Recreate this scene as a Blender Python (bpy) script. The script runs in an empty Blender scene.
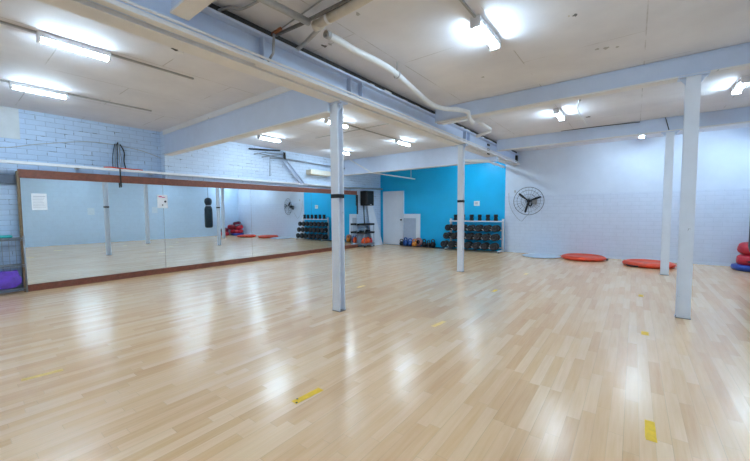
import bpy, bmesh, math, random
from mathutils import Vector, Matrix
random.seed(7)
PI = math.pi
SC = bpy.context.scene
C = SC.collection

# ------------------------------------------------------------------ camera
CAM = Vector((8.0067, 0.0, 1.2935))
FPX = 336.98
yaw, pit, rol = math.radians(37.5608), math.radians(3.2391), math.radians(-0.4412)
F = Vector((-math.sin(yaw)*math.cos(pit), math.cos(yaw)*math.cos(pit), -math.sin(pit)))
R0 = Vector((math.cos(yaw), math.sin(yaw), 0)); U0 = R0.cross(F)
R = R0*math.cos(rol) + U0*math.sin(rol); U = -R0*math.sin(rol) + U0*math.cos(rol)
cd = bpy.data.cameras.new('camera'); co = bpy.data.objects.new('camera', cd); C.objects.link(co)
cd.sensor_fit = 'HORIZONTAL'; cd.sensor_width = 36; cd.lens = FPX/750*36; cd.clip_start = .05
M = Matrix((R, U, -F)).transposed().to_4x4(); M.translation = CAM
co.matrix_world = M
SC.camera = co

def un(px, py, ax, v):
    """point of the place seen at a photo pixel, on the plane ax = v"""
    d = F + R*((px-375)/FPX) - U*((py-230.5)/FPX)
    i = 'xyz'.index(ax)
    return CAM + d*((v-CAM[i])/d[i])

# ------------------------------------------------------------------ materials
def newmat(name):
    m = bpy.data.materials.new(name); m.use_nodes = True
    nt = m.node_tree
    return m, nt, nt.nodes['Principled BSDF']
def N(nt, typ, **kw):
    n = nt.nodes.new(typ)
    for k, v in kw.items(): setattr(n, k, v)
    return n
def math_n(nt, op, a, b=None, c=None):
    n = nt.nodes.new('ShaderNodeMath'); n.operation = op
    for i, v in enumerate((a, b, c)):
        if v is None: continue
        if isinstance(v, (int, float)): n.inputs[i].default_value = v
        else: nt.links.new(v, n.inputs[i])
    return n.outputs[0]
def mixc(nt, fac, a, b, mode='MIX'):
    n = nt.nodes.new('ShaderNodeMix'); n.data_type = 'RGBA'; n.blend_type = mode
    for s, v in ((n.inputs[0], fac), (n.inputs[6], a), (n.inputs[7], b)):
        if isinstance(v, (int, float)): s.default_value = v
        elif isinstance(v, tuple): s.default_value = (*v[:3], 1)
        else: nt.links.new(v, s)
    return n.outputs[2]
def coords(nt): return nt.nodes.new('ShaderNodeTexCoord').outputs['Object']
def noise(nt, vec, scale, detail=4, rough=.55):
    n = nt.nodes.new('ShaderNodeTexNoise'); n.inputs['Scale'].default_value = scale
    n.inputs['Detail'].default_value = detail; n.inputs['Roughness'].default_value = rough
    if vec is not None: nt.links.new(vec, n.inputs['Vector'])
    return n.outputs['Fac']
def ramp(nt, fac, stops):
    n = nt.nodes.new('ShaderNodeValToRGB'); e = n.color_ramp.elements
    while len(e) < len(stops): e.new(.5)
    for el, (p, c) in zip(e, stops):
        el.position = p; el.color = (*c, 1) if len(c) == 3 else c
    nt.links.new(fac, n.inputs[0]); return n.outputs[0]
def mapping(nt, vec, rot=(0,0,0), scale=(1,1,1)):
    n = nt.nodes.new('ShaderNodeMapping'); n.inputs['Rotation'].default_value = rot
    n.inputs['Scale'].default_value = scale; nt.links.new(vec, n.inputs['Vector']); return n.outputs[0]
def bump(nt, b, h, strength=.2, dist=.01):
    n = nt.nodes.new('ShaderNodeBump'); n.inputs['Strength'].default_value = strength
    n.inputs['Distance'].default_value = dist; nt.links.new(h, n.inputs['Height'])
    nt.links.new(n.outputs[0], b.inputs['Normal'])

def simple(name, col, rough=.5, metal=0, var=.06, scale=12, spec=.5):
    m, nt, b = newmat(name)
    f = noise(nt, coords(nt), scale)
    lo = tuple(max(0, c*(1-var)) for c in col); hi = tuple(min(1, c*(1+var)) for c in col)
    nt.links.new(ramp(nt, f, [(.3, lo), (.7, hi)]), b.inputs['Base Color'])
    b.inputs['Roughness'].default_value = rough; b.inputs['Metallic'].default_value = metal
    b.inputs['Specular IOR Level'].default_value = spec
    return m
def chipped(name, col, chip, rough=.45, amount=.66, scale=9):
    """gloss paint with worn chips of their own shape"""
    m, nt, b = newmat(name); co_ = coords(nt)
    f = noise(nt, co_, 5); base = ramp(nt, f, [(.3, tuple(c*.94 for c in col)), (.7, col)])
    f2 = noise(nt, co_, scale, 8, .7)
    k = ramp(nt, f2, [(amount, (0,0,0)), (amount+.04, (1,1,1))])
    nt.links.new(mixc(nt, k, base, chip), b.inputs['Base Color'])
    b.inputs['Roughness'].default_value = rough
    bump(nt, b, f2, .1, .004)
    return m
def emit(name, col, s):
    m, nt, b = newmat(name)
    b.inputs['Base Color'].default_value = (.9,.9,.9,1)
    b.inputs['Emission Color'].default_value = (*col, 1); b.inputs['Emission Strength'].default_value = s
    return m

def floor_mat():
    m, nt, b = newmat('maple_strip_floor')
    co_ = coords(nt)
    sx = nt.nodes.new('ShaderNodeSeparateXYZ'); nt.links.new(co_, sx.inputs[0])
    x, y = sx.outputs[0], sx.outputs[1]
    w, L = .072, .62
    xr = math_n(nt, 'DIVIDE', x, w); row = math_n(nt, 'FLOOR', xr)
    wn = N(nt, 'ShaderNodeTexWhiteNoise', noise_dimensions='1D'); nt.links.new(row, wn.inputs['W'])
    yr = math_n(nt, 'ADD', math_n(nt, 'DIVIDE', y, L), math_n(nt, 'MULTIPLY', wn.outputs['Value'], 7.3))
    cell = math_n(nt, 'FLOOR', yr)
    cb = nt.nodes.new('ShaderNodeCombineXYZ'); nt.links.new(row, cb.inputs[0]); nt.links.new(cell, cb.inputs[1])
    w2 = N(nt, 'ShaderNodeTexWhiteNoise', noise_dimensions='2D'); nt.links.new(cb.outputs[0], w2.inputs['Vector'])
    # strip tone
    tone = ramp(nt, w2.outputs['Value'], [(0, (.67,.36,.16)), (.3, (.77,.46,.225)), (.65, (.85,.55,.30)), (1, (.92,.66,.40))])
    # grain
    ad = nt.nodes.new('ShaderNodeVectorMath'); ad.operation = 'MULTIPLY_ADD'
    nt.links.new(cb.outputs[0], ad.inputs[0]); ad.inputs[1].default_value = (3.7, 5.1, 1); nt.links.new(co_, ad.inputs[2])
    g = noise(nt, mapping(nt, ad.outputs[0], scale=(40, 2.2, 1)), 1.0, 5, .6)
    tone = mixc(nt, .35, tone, ramp(nt, g, [(.3, (.66,.36,.155)), (.65, (.91,.64,.38))]))
    big = noise(nt, co_, .9, 2)
    tone = mixc(nt, .12, tone, ramp(nt, big, [(.35, (.68,.45,.29)), (.65, (.87,.68,.48))]))
    # joints
    fx = math_n(nt, 'FRACT', xr); fy = math_n(nt, 'FRACT', yr)
    row3 = math_n(nt, 'FRACT', math_n(nt, 'DIVIDE', xr, 3))
    ex = math_n(nt, 'LESS_THAN', fx, .028); e3 = math_n(nt, 'LESS_THAN', row3, .014); ey = math_n(nt, 'LESS_THAN', fy, .005)
    j = math_n(nt, 'MAXIMUM', math_n(nt, 'MULTIPLY', ex, .28), math_n(nt, 'MAXIMUM', math_n(nt, 'MULTIPLY', e3, .38), math_n(nt, 'MULTIPLY', ey, .32)))
    nt.links.new(mixc(nt, j, tone, (.42,.28,.17)), b.inputs['Base Color'])
    rn = noise(nt, co_, 2.3, 4)
    nt.links.new(ramp(nt, rn, [(.3, (.235,)*3), (.75, (.262,)*3)]), b.inputs['Roughness'])
    b.inputs['Specular IOR Level'].default_value = .55
    b.inputs['Coat Weight'].default_value = .3; b.inputs['Coat Roughness'].default_value = .22
    wav = noise(nt, mapping(nt, co_, scale=(9, 1.4, 1)), 1.0, 2)
    bump(nt, b, wav, .06, .004)
    return m
def brick_mat(name, c1, c2, mortar, plane, bw=.3, bh=.1, st=.55, chips=None, ms=.006):
    m, nt, b = newmat(name); co_ = coords(nt)
    sx = nt.nodes.new('ShaderNodeSeparateXYZ'); nt.links.new(co_, sx.inputs[0])
    cb = nt.nodes.new('ShaderNodeCombineXYZ')
    nt.links.new(sx.outputs['XYZ'.index(plane[0])], cb.inputs[0]); nt.links.new(sx.outputs['XYZ'.index(plane[1])], cb.inputs[1])
    wob = noise(nt, co_, 3.1, 3)
    va = nt.nodes.new('ShaderNodeVectorMath'); va.operation = 'ADD'
    sc_ = nt.nodes.new('ShaderNodeCombineXYZ'); nt.links.new(math_n(nt, 'MULTIPLY', wob, .02), sc_.inputs[1])
    nt.links.new(cb.outputs[0], va.inputs[0]); nt.links.new(sc_.outputs[0], va.inputs[1])
    br = nt.nodes.new('ShaderNodeTexBrick'); nt.links.new(va.outputs[0], br.inputs['Vector'])
    br.inputs['Color1'].default_value = (*c1, 1); br.inputs['Color2'].default_value = (*c2, 1); br.inputs['Mortar'].default_value = (*mortar, 1)
    br.inputs['Scale'].default_value = 1; br.inputs['Mortar Size'].default_value = ms; br.inputs['Mortar Smooth'].default_value = .35
    br.inputs['Brick Width'].default_value = bw; br.inputs['Row Height'].default_value = bh; br.inputs['Bias'].default_value = 0
    col = br.outputs['Color']
    n2 = noise(nt, co_, 7, 6, .65)
    col = mixc(nt, .25, col, ramp(nt, n2, [(.35, tuple(c*.82 for c in c1)), (.6, c1)]))
    if chips:   # open joints and chipped paint
        n3 = noise(nt, mapping(nt, co_, scale=(1, .7, 2.2)), 4.3, 7, .72)
        k = math_n(nt, 'MULTIPLY', ramp(nt, n3, [(.55, (0,0,0)), (.63, (1,1,1))]), br.outputs['Fac'])
        col = mixc(nt, k, col, chips)
    nt.links.new(col, b.inputs['Base Color']); b.inputs['Roughness'].default_value = .55
    inv = math_n(nt, 'ADD', math_n(nt, 'MULTIPLY', br.outputs['Fac'], -1), math_n(nt, 'MULTIPLY', n2, .35))
    bump(nt, b, inv, st, .012)
    return m
def ceiling_mat():
    m, nt, b = newmat('painted_sheet_ceiling'); co_ = coords(nt)
    n1 = noise(nt, co_, 1.3, 6, .6); n2 = noise(nt, co_, 9, 8, .7)
    col = ramp(nt, n1, [(.3, (.68,.685,.745)), (.7, (.79,.795,.85))])
    br = nt.nodes.new('ShaderNodeTexBrick'); nt.links.new(mapping(nt, co_, rot=(0,0,PI/2)), br.inputs['Vector'])
    for k in ('Color1', 'Color2'): br.inputs[k].default_value = (0,0,0,1)
    br.inputs['Mortar'].default_value = (1,1,1,1); br.inputs['Scale'].default_value = 1
    br.inputs['Mortar Size'].default_value = .006; br.inputs['Mortar Smooth'].default_value = .2
    br.inputs['Brick Width'].default_value = 1.75; br.inputs['Row Height'].default_value = 1.15
    br.offset = .5
    brk = ramp(nt, noise(nt, co_, 2.2, 3), [(.42, (0,0,0)), (.55, (1,1,1))])
    col = mixc(nt, math_n(nt, 'MULTIPLY', math_n(nt, 'MULTIPLY', br.outputs['Fac'], brk), .55), col, (.33,.31,.30))
    # worn spots of bare board
    k = ramp(nt, noise(nt, co_, 3.4, 9, .75), [(.70, (0,0,0)), (.725, (1,1,1))])
    col = mixc(nt, math_n(nt, 'MULTIPLY', k, .6), col, (.22,.20,.18))
    nt.links.new(col, b.inputs['Base Color']); b.inputs['Roughness'].default_value = .7
    bump(nt, b, n2, .12, .006)
    return m

MT = dict(
    floor=floor_mat(), ceiling=ceiling_mat(),
    brick=brick_mat('painted_brick', (.55,.70,.91), (.48,.63,.84), (.36,.48,.66), 'YZ', .25, .086, chips=(.10,.12,.16)),
    brickfar=brick_mat('painted_brick_white', (.64,.755,.91), (.60,.71,.87), (.50,.60,.75), 'YZ', .25, .086, chips=(.14,.16,.2)),
    rightwall=brick_mat('painted_block_pale_blue', (.57,.71,.86), (.555,.695,.845), (.52,.65,.80), 'YZ', .4, .2, .2),
    blockwhite=brick_mat('painted_block_lilac_white', (.665,.735,.865), (.65,.72,.85), (.575,.645,.77), 'XZ', .3, .1, .22),
    plaster=simple('smooth_plaster_wall', (.68,.75,.865), .6, var=.03, scale=3),
    blue=simple('bright_blue_wall_paint', (.001,.48,.84), .42, var=.05, scale=2),
    rear=simple('pale_grey_wall_paint', (.68,.72,.78), .6, var=.03, scale=3),
    steelblue=chipped('pale_blue_gloss_paint', (.60,.69,.86), (.07,.07,.08), .4, .70),
    cream=chipped('cream_gloss_paint', (.78,.77,.775), (.16,.14,.12), .5, .68),
    colpaint=chipped('white_column_paint', (.76,.80,.88), (.10,.10,.11), .38, .665),
    white=simple('white_enamel', (.80,.81,.84), .4, var=.03),
    pvc=simple('white_pvc_pipe', (.76,.77,.79), .35, var=.04),
    darkpipe=simple('dark_grey_pipe', (.16,.16,.165), .45, .2, var=.2),
    greypipe=simple('grey_conduit', (.42,.42,.43), .4, .3, var=.1),
    tanpipe=simple('cream_pipe_paint', (.60,.56,.50), .45, var=.08),
    rust=simple('rusty_steel', (.24,.09,.04), .8, var=.3),
    dark=simple('black_rubber', (.005,.0065,.009), .5, var=.25, scale=30),
    black=simple('black_plastic', (.004,.0045,.006), .45, var=.2),
    blacktape=simple('black_tape', (.004,.0045,.006), .45, var=.2),
    headend=simple('grey_dumbbell_face', (.016,.018,.023), .4, var=.3, scale=60),
    chrome=simple('chrome_handle', (.7,.7,.72), .2, .9, var=.05),
    trimwood=simple('red_brown_stained_timber', (.20,.062,.036), .42, var=.22, scale=22),
    frame=simple('brown_metal_edge', (.22,.15,.085), .4, .2, var=.2),
    paper=simple('white_paper', (.80,.82,.85), .7, var=.03),
    ink=simple('faded_grey_ink', (.52,.55,.60), .8, var=.05),
    inkblack=simple('black_ink', (.04,.04,.05), .8, var=.05),
    magenta=simple('magenta_ink', (.55,.04,.22), .8, var=.1),
    yellow=simple('yellow_floor_tape', (.92,.56,.008), .5, var=.12, scale=25),
    wornyellow=simple('worn_yellow_floor_tape', (.88,.60,.17), .45, var=.12, scale=25),
    orange=simple('orange_vinyl', (.74,.06,.01), .42, var=.2, scale=7),
    maroon=simple('maroon_vinyl', (.16,.006,.03), .4, var=.25, scale=6),
    red=simple('red_vinyl', (.50,.012,.03), .35, var=.25, scale=6),
    bluevinyl=simple('royal_blue_vinyl', (.015,.06,.36), .35, var=.2, scale=6),
    greydisc=simple('pale_grey_vinyl', (.55,.63,.73), .4, var=.1),
    navy=simple('dark_navy_vinyl', (.005,.018,.03), .38, var=.25, scale=6),
    purple=simple('purple_plastic_bag', (.16,.07,.56), .3, var=.3, scale=9),
    teal=simple('teal_foam_mat', (.03,.42,.44), .6, var=.1),
    wire=simple('grey_wire_steel', (.32,.36,.42), .35, .6, var=.1),
    kblue=simple('blue_kettlebell_vinyl', (.02,.09,.34), .4, var=.2),
    kyellow=simple('orange_kettlebell_vinyl', (.75,.25,.03), .4, var=.1),
    kplate=simple('dusty_pink_bumper_plate', (.38,.17,.17), .5, var=.15),
    doorp=simple('door_white_paint', (.74,.78,.86), .45, var=.03, scale=4),
    boardgrey=simple('grey_board_face', (.43,.49,.61), .4, var=.06, scale=10),
    slate=simple('slot_shade_slate', (.17,.22,.30), .5),  # shade of the girder slot, put into the colour
    notice=simple('faded_notice_paper', (.68,.76,.84), .7, var=.05),
    gap=simple('dark_gap', (.05,.045,.042), .9, var=.2),
    plug=simple('grey_plaster_patch', (.64,.69,.74), .7, var=.06, scale=5),
    cage=simple('dark_fan_wire', (.02,.024,.032), .4, .4, var=.1),
)
m, nt, b = newmat('mirror_glass')
b.inputs['Base Color'].default_value = (.82,.88,.90,1); b.inputs['Metallic'].default_value = 1; b.inputs['Roughness'].default_value = .01
MT['mirror'] = m
TUBE = emit('fluorescent_diffuser', (.60,.82,1.0), 33)

# ------------------------------------------------------------------ mesh helpers
def BM(): return bmesh.new()
def box(bm, x0, x1, y0, y1, z0, z1, mi=0, mtx=None):
    vs = [Vector((x, y, z)) for z in (z0, z1) for y in (y0, y1) for x in (x0, x1)]
    if mtx: vs = [mtx @ v for v in vs]
    v = [bm.verts.new(p) for p in vs]
    for q in ((0,2,3,1), (4,5,7,6), (0,1,5,4), (2,6,7,3), (0,4,6,2), (1,3,7,5)):
        f = bm.faces.new([v[i] for i in q]); f.material_index = mi
    return v
def rbox(bm, x0, x1, y0, y1, z0, z1, r=.01, seg=2, mi=0, mtx=None):
    t = BM(); box(t, x0, x1, y0, y1, z0, z1, mi, mtx)
    bmesh.ops.bevel(t, geom=t.edges[:] , offset=r, segments=seg, affect='EDGES', profile=.5)
    merge(bm, t)
def merge(bm, t, smooth=False):
    mp = {}
    for v in t.verts: mp[v] = bm.verts.new(v.co)
    for f in t.faces:
        try:
            g = bm.faces.new([mp[v] for v in f.verts]); g.material_index = f.material_index; g.smooth = f.smooth
        except ValueError: pass
    t.free()
def basis(d):
    d = d.normalized(); a = Vector((0,0,1)) if abs(d.z) < .9 else Vector((1,0,0))
    u = a.cross(d).normalized(); return u, d.cross(u)
def tube(bm, pts, r, seg=10, mi=0, cap=True, closed=False):
    pts = [Vector(p) for p in pts]; rings = []
    n = len(pts); up = None
    for i, p in enumerate(pts):
        if closed: d = pts[(i+1) % n] - pts[i-1]
        else: d = pts[min(i+1, n-1)] - pts[max(i-1, 0)]
        if up is None: u, w = basis(d)
        else:
            dn = d.normalized(); u = (up - dn*up.dot(dn)).normalized(); w = dn.cross(u)
        up = u
        rr = r[i] if isinstance(r, (list, tuple)) else r
        rings.append([bm.verts.new(p + u*rr*math.cos(2*PI*k/seg) + w*rr*math.sin(2*PI*k/seg)) for k in range(seg)])
    for i in range(n if closed else n-1):
        a, b_ = rings[i], rings[(i+1) % n]
        for k in range(seg):
            f = bm.faces.new((a[k], a[(k+1) % seg], b_[(k+1) % seg], b_[k])); f.smooth = True; f.material_index = mi
    if cap and not closed:
        f = bm.faces.new(rings[0][::-1]); f.material_index = mi
        f = bm.faces.new(rings[-1]); f.material_index = mi
def lathe(bm, prof, o=(0,0,0), axis=(0,0,1), seg=24, mi=0, smooth=True):
    """prof: list of (radius, height[, material])"""
    o = Vector(o); ax = Vector(axis).normalized(); u, w = basis(ax); rings = []
    for q in prof:
        r, h = q[0], q[1]
        if r < 1e-6: rings.append([bm.verts.new(o + ax*h)])
        else: rings.append([bm.verts.new(o + ax*h + (u*math.cos(2*PI*k/seg) + w*math.sin(2*PI*k/seg))*r) for k in range(seg)])
    for i in range(len(rings)-1):
        a, b_ = rings[i], rings[i+1]; mm = prof[i+1][2] if len(prof[i+1]) > 2 else mi
        for k in range(seg):
            k2 = (k+1) % seg
            if len(a) == 1 and len(b_) == 1: continue
            if len(a) == 1: vs = (a[0], b_[k], b_[k2])
            elif len(b_) == 1: vs = (a[k], a[k2], b_[0])
            else: vs = (a[k], a[k2], b_[k2], b_[k])
            f = bm.faces.new(vs); f.smooth = smooth; f.material_index = mm
    return rings
def arc(pts, n=8):
    """Catmull-Rom through points"""
    P = [Vector(p) for p in pts]; P = [2*P[0]-P[1]] + P + [2*P[-1]-P[-2]]; out = []
    for i in range(1, len(P)-2):
        for k in range(n):
            t = k/n; a, b_, c, d = P[i-1:i+3]
            out.append(.5*((2*b_) + (c-a)*t + (2*a-5*b_+4*c-d)*t*t + (3*b_-a-3*c+d)*t**3))
    out.append(P[-2]); return out
def obj(name, bm, mats, parent=None, loc=None, rot=None):
    bmesh.ops.recalc_face_normals(bm, faces=bm.faces[:])
    me = bpy.data.meshes.new(name); bm.to_mesh(me); bm.free()
    for m_ in (mats if isinstance(mats, (list, tuple)) else [mats]):
        me.materials.append(MT[m_] if isinstance(m_, str) else m_)
    o = bpy.data.objects.new(name, me); C.objects.link(o)
    if parent: o.parent = parent
    if loc: o.location = loc
    if rot: o.rotation_euler = rot
    return o
def tag(o, label, cat, group=None):
    o['label'] = label; o['category'] = cat
    if group: o['group'] = group
    return o
def thing(name, label, cat, loc=(0,0,0), rz=0, group=None):
    o = bpy.data.objects.new(name, None); C.objects.link(o); o.empty_display_size = .1
    o.location = loc; o.rotation_euler = (0, 0, rz)
    return tag(o, label, cat, group)
def struct(name, bm, mats, parent=None, label=None):
    o = obj(name, bm, mats, parent)
    if not parent: o['kind'] = 'structure'
    if label: o['label'] = label
    return o
def dup(root, loc, rz=None, label=None):
    r = root.copy(); C.objects.link(r); r.location = loc
    if rz is not None: r.rotation_euler = (0, 0, rz)
    if label: r['label'] = label
    for ch in list(root.children):
        c = ch.copy(); C.objects.link(c); c.parent = r
        for g in ch.children:
            d = g.copy(); C.objects.link(d); d.parent = c
    return r

# ------------------------------------------------------------------ room shell
XR, YF, YB, HC = 10.75, 10.84, -5.6, 3.06
XL = -.25
bm = BM(); box(bm, -.6, XR+.2, YB-.2, YF+.2, -.12, 0); struct('floor', bm, 'floor')
bm = BM(); box(bm, -.6, XR+.2, YB-.2, YF+.2, HC, HC+.15); struct('ceiling', bm, 'ceiling')
bm = BM(); box(bm, -.6, XL, YB-.2, 3.06, 0, HC, 0); box(bm, -.6, -.04, 3.06, YF, 0, HC, 1)
struct('wall_left', bm, ['brick', 'brickfar'])
bm = BM()
box(bm, -.6, 4.80, YF, YF+.2, 0, HC, 0)
box(bm, 4.80, XR+.2, YF, YF+.2, 0, 1.735, 1); box(bm, 4.80, XR+.2, YF+.012, YF+.2, 1.735, HC, 2)
struct('wall_far', bm, ['blue', 'blockwhite', 'plaster'])
bm = BM(); box(bm, XR, XR+.2, YB-.2, YF, 0, HC); struct('wall_right', bm, 'rightwall')
bm = BM(); box(bm, -.6, XR+.2, YB-.2, YB, 0, HC); struct('wall_rear', bm, 'rear')
bm = BM(); box(bm, 4.90, XR, YF-.015, YF, 0, .05); struct('baseboard_far', bm, 'plaster')
def chip(px, py, r, mat, seed):
    q = un(px, py, 'z', HC); rnd = random.Random(seed); bm = BM(); n = 11
    lo = [bm.verts.new((q.x+r*rnd.uniform(.35,1.2)*math.cos(2*PI*k/n), q.y+r*1.2*rnd.uniform(.35,1.2)*math.sin(2*PI*k/n), HC-.003)) for k in range(n)]
    hi = [bm.verts.new((v.co.x, v.co.y, HC+.002)) for v in lo]
    bm.faces.new(lo)
    for k in range(n): bm.faces.new((lo[k], lo[(k+1)%n], hi[(k+1)%n], hi[k]))
    o = obj('paint_chip', bm, mat, bpy.data.objects['ceiling']); o['label'] = 'chipped paint spot'
for i, (px, py, r, mm) in enumerate(((175.5,49.5,.032,'black'), (179.5,52.5,.04,'white'), (184,50.5,.03,'black'), (575.5,15,.022,'darkpipe'), (569,16,.012,'tanpipe'), (597,49,.02,'greypipe'), (606,48,.03,'greypipe'), (617,47,.02,'greypipe'), (358,14,.03,'greypipe'), (357,76,.025,'greypipe'), (483,77,.02,'greypipe'), (324,46,.03,'darkpipe'), (330,44,.025,'greypipe'), (588,117,.05,'darkpipe'), (158,35,.03,'tanpipe'))):
    chip(px, py, r, mm, i)
# square patch of plaster on the brick
bm = BM(); box(bm, XL-.01, XL+.015, .05, .93, 2.55, HC); struct('trim_1', bm, 'plug')
# white ledge along the left wall over the mirror
bm = BM()
box(bm, -.03, .045, -1.5, 9.9, 2.115, 2.16)
for yy in (.2, 1.6, 2.8): box(bm, XL, -.03, yy, yy+.05, 2.115, 2.15)
struct('trim_2', bm, 'white')
# painted timber band on the brick left of the mirror
bm = BM(); box(bm, XL, XL+.05, -1.5, .84, 1.80, 1.955)
struct('trim_3', bm, simple('slate_blue_timber', (.12,.15,.21), .5))

# ------------------------------------------------------------------ beams and columns
def ibeam_x(name, x0, x1, y, z0, z1, label, fl=.07, tf=.018):
    """steel beam along x: front face web set back a little behind its flanges"""
    bm = BM()
    box(bm, x0, x1, y, y+fl*2, z1-tf, z1, 0); box(bm, x0, x1, y, y+fl*2, z0, z0+tf, 1)
    box(bm, x0, x1, y+.012, y+.05, z0+tf, z1-tf, 0)
    o = struct(name, bm, ['steelblue', 'cream']); tag(o, label, 'beam'); return o
ibeam_x('beam', -.04, 4.92, 3.05, 2.54, 2.96, 'deep pale blue beam from the brick wall to the nearest column', .08)
# packing board over that beam
bm = BM(); box(bm, -.04, 5.0, 3.04, 3.22, 2.962, HC); o = struct('beam', bm, 'cream'); tag(o, 'cream packing board above the deep pale blue beam', 'beam')
ibeam_x('beam', 5.22, XR, 5.35, 2.82, 3.055, 'pale blue beam over the wide column at right', .08)
ibeam_x('beam', 5.22, XR, 8.66, 2.79, 3.055, 'pale blue beam nearest the white far wall', .08)
ibeam_x('beam', -.04, 4.945, 8.68, 2.55, 3.055, 'white beam in front of the blue wall', .1)
ibeam_x('beam', 5.26, XR, 1.12, 2.76, 3.055, 'stub of beam entering over the girder at the top edge', .065)

bm = BM()   # main girder along y
y0, y1 = YB, YF
box(bm, 4.92, 5.10, y0, y1, 2.665, 2.70, 1)
for a, b_, c in ((y0, 1.0, 5.16), (1.0, 1.9, 5.15), (1.9, y1, 5.112)): box(bm, c, 5.225, a, b_, 2.68, 2.712, 1)
box(bm, 5.10, 5.16, y0, 1.95, 2.73, 2.74, 3)  # darker strip paints the shade inside the underside slot
box(bm, 5.10, 5.13, 1.95, y1, 2.705, 2.715, 2)
box(bm, 5.10, 5.14, y0, y1, 2.70, 2.94, 0)
box(bm, 5.00, 5.215, y0, y1, 2.94, 2.965, 0)
box(bm, 4.95, 5.10, y0, y1, 2.70, 2.94, 1)
box(bm, 5.03, 5.13, y0, y1, 2.965, HC, 2)
for yy in (1.95, 3.18, 3.40, 6.75, 6.95): box(bm, 5.13, 5.205, yy, yy+.014, 2.712, 2.94, 0)
box(bm, 4.95, 5.2, 8.70, 8.86, 2.55, 2.66, 0)
g = struct('girder', bm, ['steelblue', 'cream', 'gap', MT['slate']]); tag(g, 'long riveted pale blue girder running to the blue wall', 'girder')
for (px, py) in ((488.5,145), (488.5,149.6), (488.5,153.6)):
    q = un(px, py, 'x', 5.15); bm = BM(); box(bm, 5.14, 5.16, q.y-.07, q.y+.07, q.z-.02, q.z+.02); obj('cleat', bm, 'black', g)
bm = BM(); box(bm, 5.14, 5.19, 10.62, 10.74, 2.72, 2.93); o = obj('end_plate', bm, 'black', g); o['label'] = 'dark end plate'
bm = BM()   # broken plaster packing on top of the girder
for k in range(26):
    yy = 2.7 + k*.3 + random.uniform(-.06, .06)
    rbox(bm, 5.10, 5.15+random.uniform(0, .05), yy, yy+random.uniform(.08, .22), 2.966, 2.966+random.uniform(.02, .05), .008, 1)
o = obj('plaster_packing', bm, 'cream', g)

def column(x0, x1, y0, y1, ztop, label, band=True, cap=True):
    bm = BM(); tf = .014
    box(bm, x0, x1, y0, y0+tf, 0, ztop); box(bm, x0, x1, y1-tf, y1, 0, ztop)
    xm = (x0+x1)/2; box(bm, xm-.005, xm+.005, y0+tf, y1-tf, 0, ztop)
    o = struct('column', bm, 'colpaint'); tag(o, label, 'column')
    bm = BM(); box(bm, x0-.006, x1+.006, y0-.006, y1+.006, 0, .008); q_ = obj('base_plate', bm, 'darkpipe', o); q_['label'] = 'dark base edge'  # dark plate outlines the column foot
    if cap:
        bm = BM(); box(bm, x0-.07, x1+.07, y0-.02, y1+.02, ztop-.016, ztop)
        for s, xx in ((-1, x0), (1, x1)):
            v = [bm.verts.new((xx, yy, zz)) for yy in (y0+.03, y0+.045) for zz in (ztop-.10, ztop-.016)]
            w = [bm.verts.new((xx+s*.06, yy, ztop-.016)) for yy in (y0+.03, y0+.045)]
            bm.faces.new((v[0], v[1], w[0])); bm.faces.new((v[2], w[1], v[3])); bm.faces.new((v[0], w[0], w[1], v[2])); bm.faces.new((v[0], v[2], v[3], v[1])); bm.faces.new((v[1], v[3], w[1], w[0]))
        obj('cap_plate', bm, 'steelblue', o)
    if band:
        bm = BM(); e = .003
        box(bm, x0-e, x1+e, y0-e, y0+tf+.0, 1.468, 1.518)
        box(bm, x0-e, x1+e, y1-tf, y1+e, 1.468, 1.518)
        box(bm, x0-e, x0, y0, y1, 1.468, 1.518); box(bm, x1, x1+e, y0, y1, 1.468, 1.518)
        obj('tape_band', bm, 'blacktape', o)
    return o
column(4.902, 5.027, 3.115, 3.222, 2.664, 'white steel column with black tape band nearest the mirror, in front')
column(5.045, 5.16, 6.71, 6.80, 2.664, 'white steel column with black tape band in front of the dumbbell rack')
column(8.437, 8.562, 5.32, 5.44, 2.819, 'widest white column at right, nearest the camera, no tape band', False)
column(8.449, 8.575, 8.67, 8.78, 2.789, 'far right white column standing before the orange disc', False)

# ------------------------------------------------------------------ door
d = bpy.data.objects.new('door_1', None); C.objects.link(d); d.location = (.16, YF, 0); d['kind'] = 'structure'
bm = BM(); rbox(bm, .0, .885, -.05, -.008, .012, 2.035, .004, 1); obj('door_leaf', bm, 'doorp', d)
bm = BM()
box(bm, -.03, .0, -.06, 0, 0, 2.06); box(bm, .885, .915, -.06, 0, 0, 2.06); box(bm, -.03, .915, -.06, 0, 2.035, 2.065)
obj('door_frame', bm, 'doorp', d)
bm = BM(); lathe(bm, [(0,0), (.028,.0), (.028,.008), (.012,.012), (.012,.03), (.026,.04), (.03,.055), (.02,.068), (0,.07)], (.82,-.05,.97), (0,-1,0), 16)
o = obj('door_knob', bm, 'black', d); o['label'] = 'dark round door knob'

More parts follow.
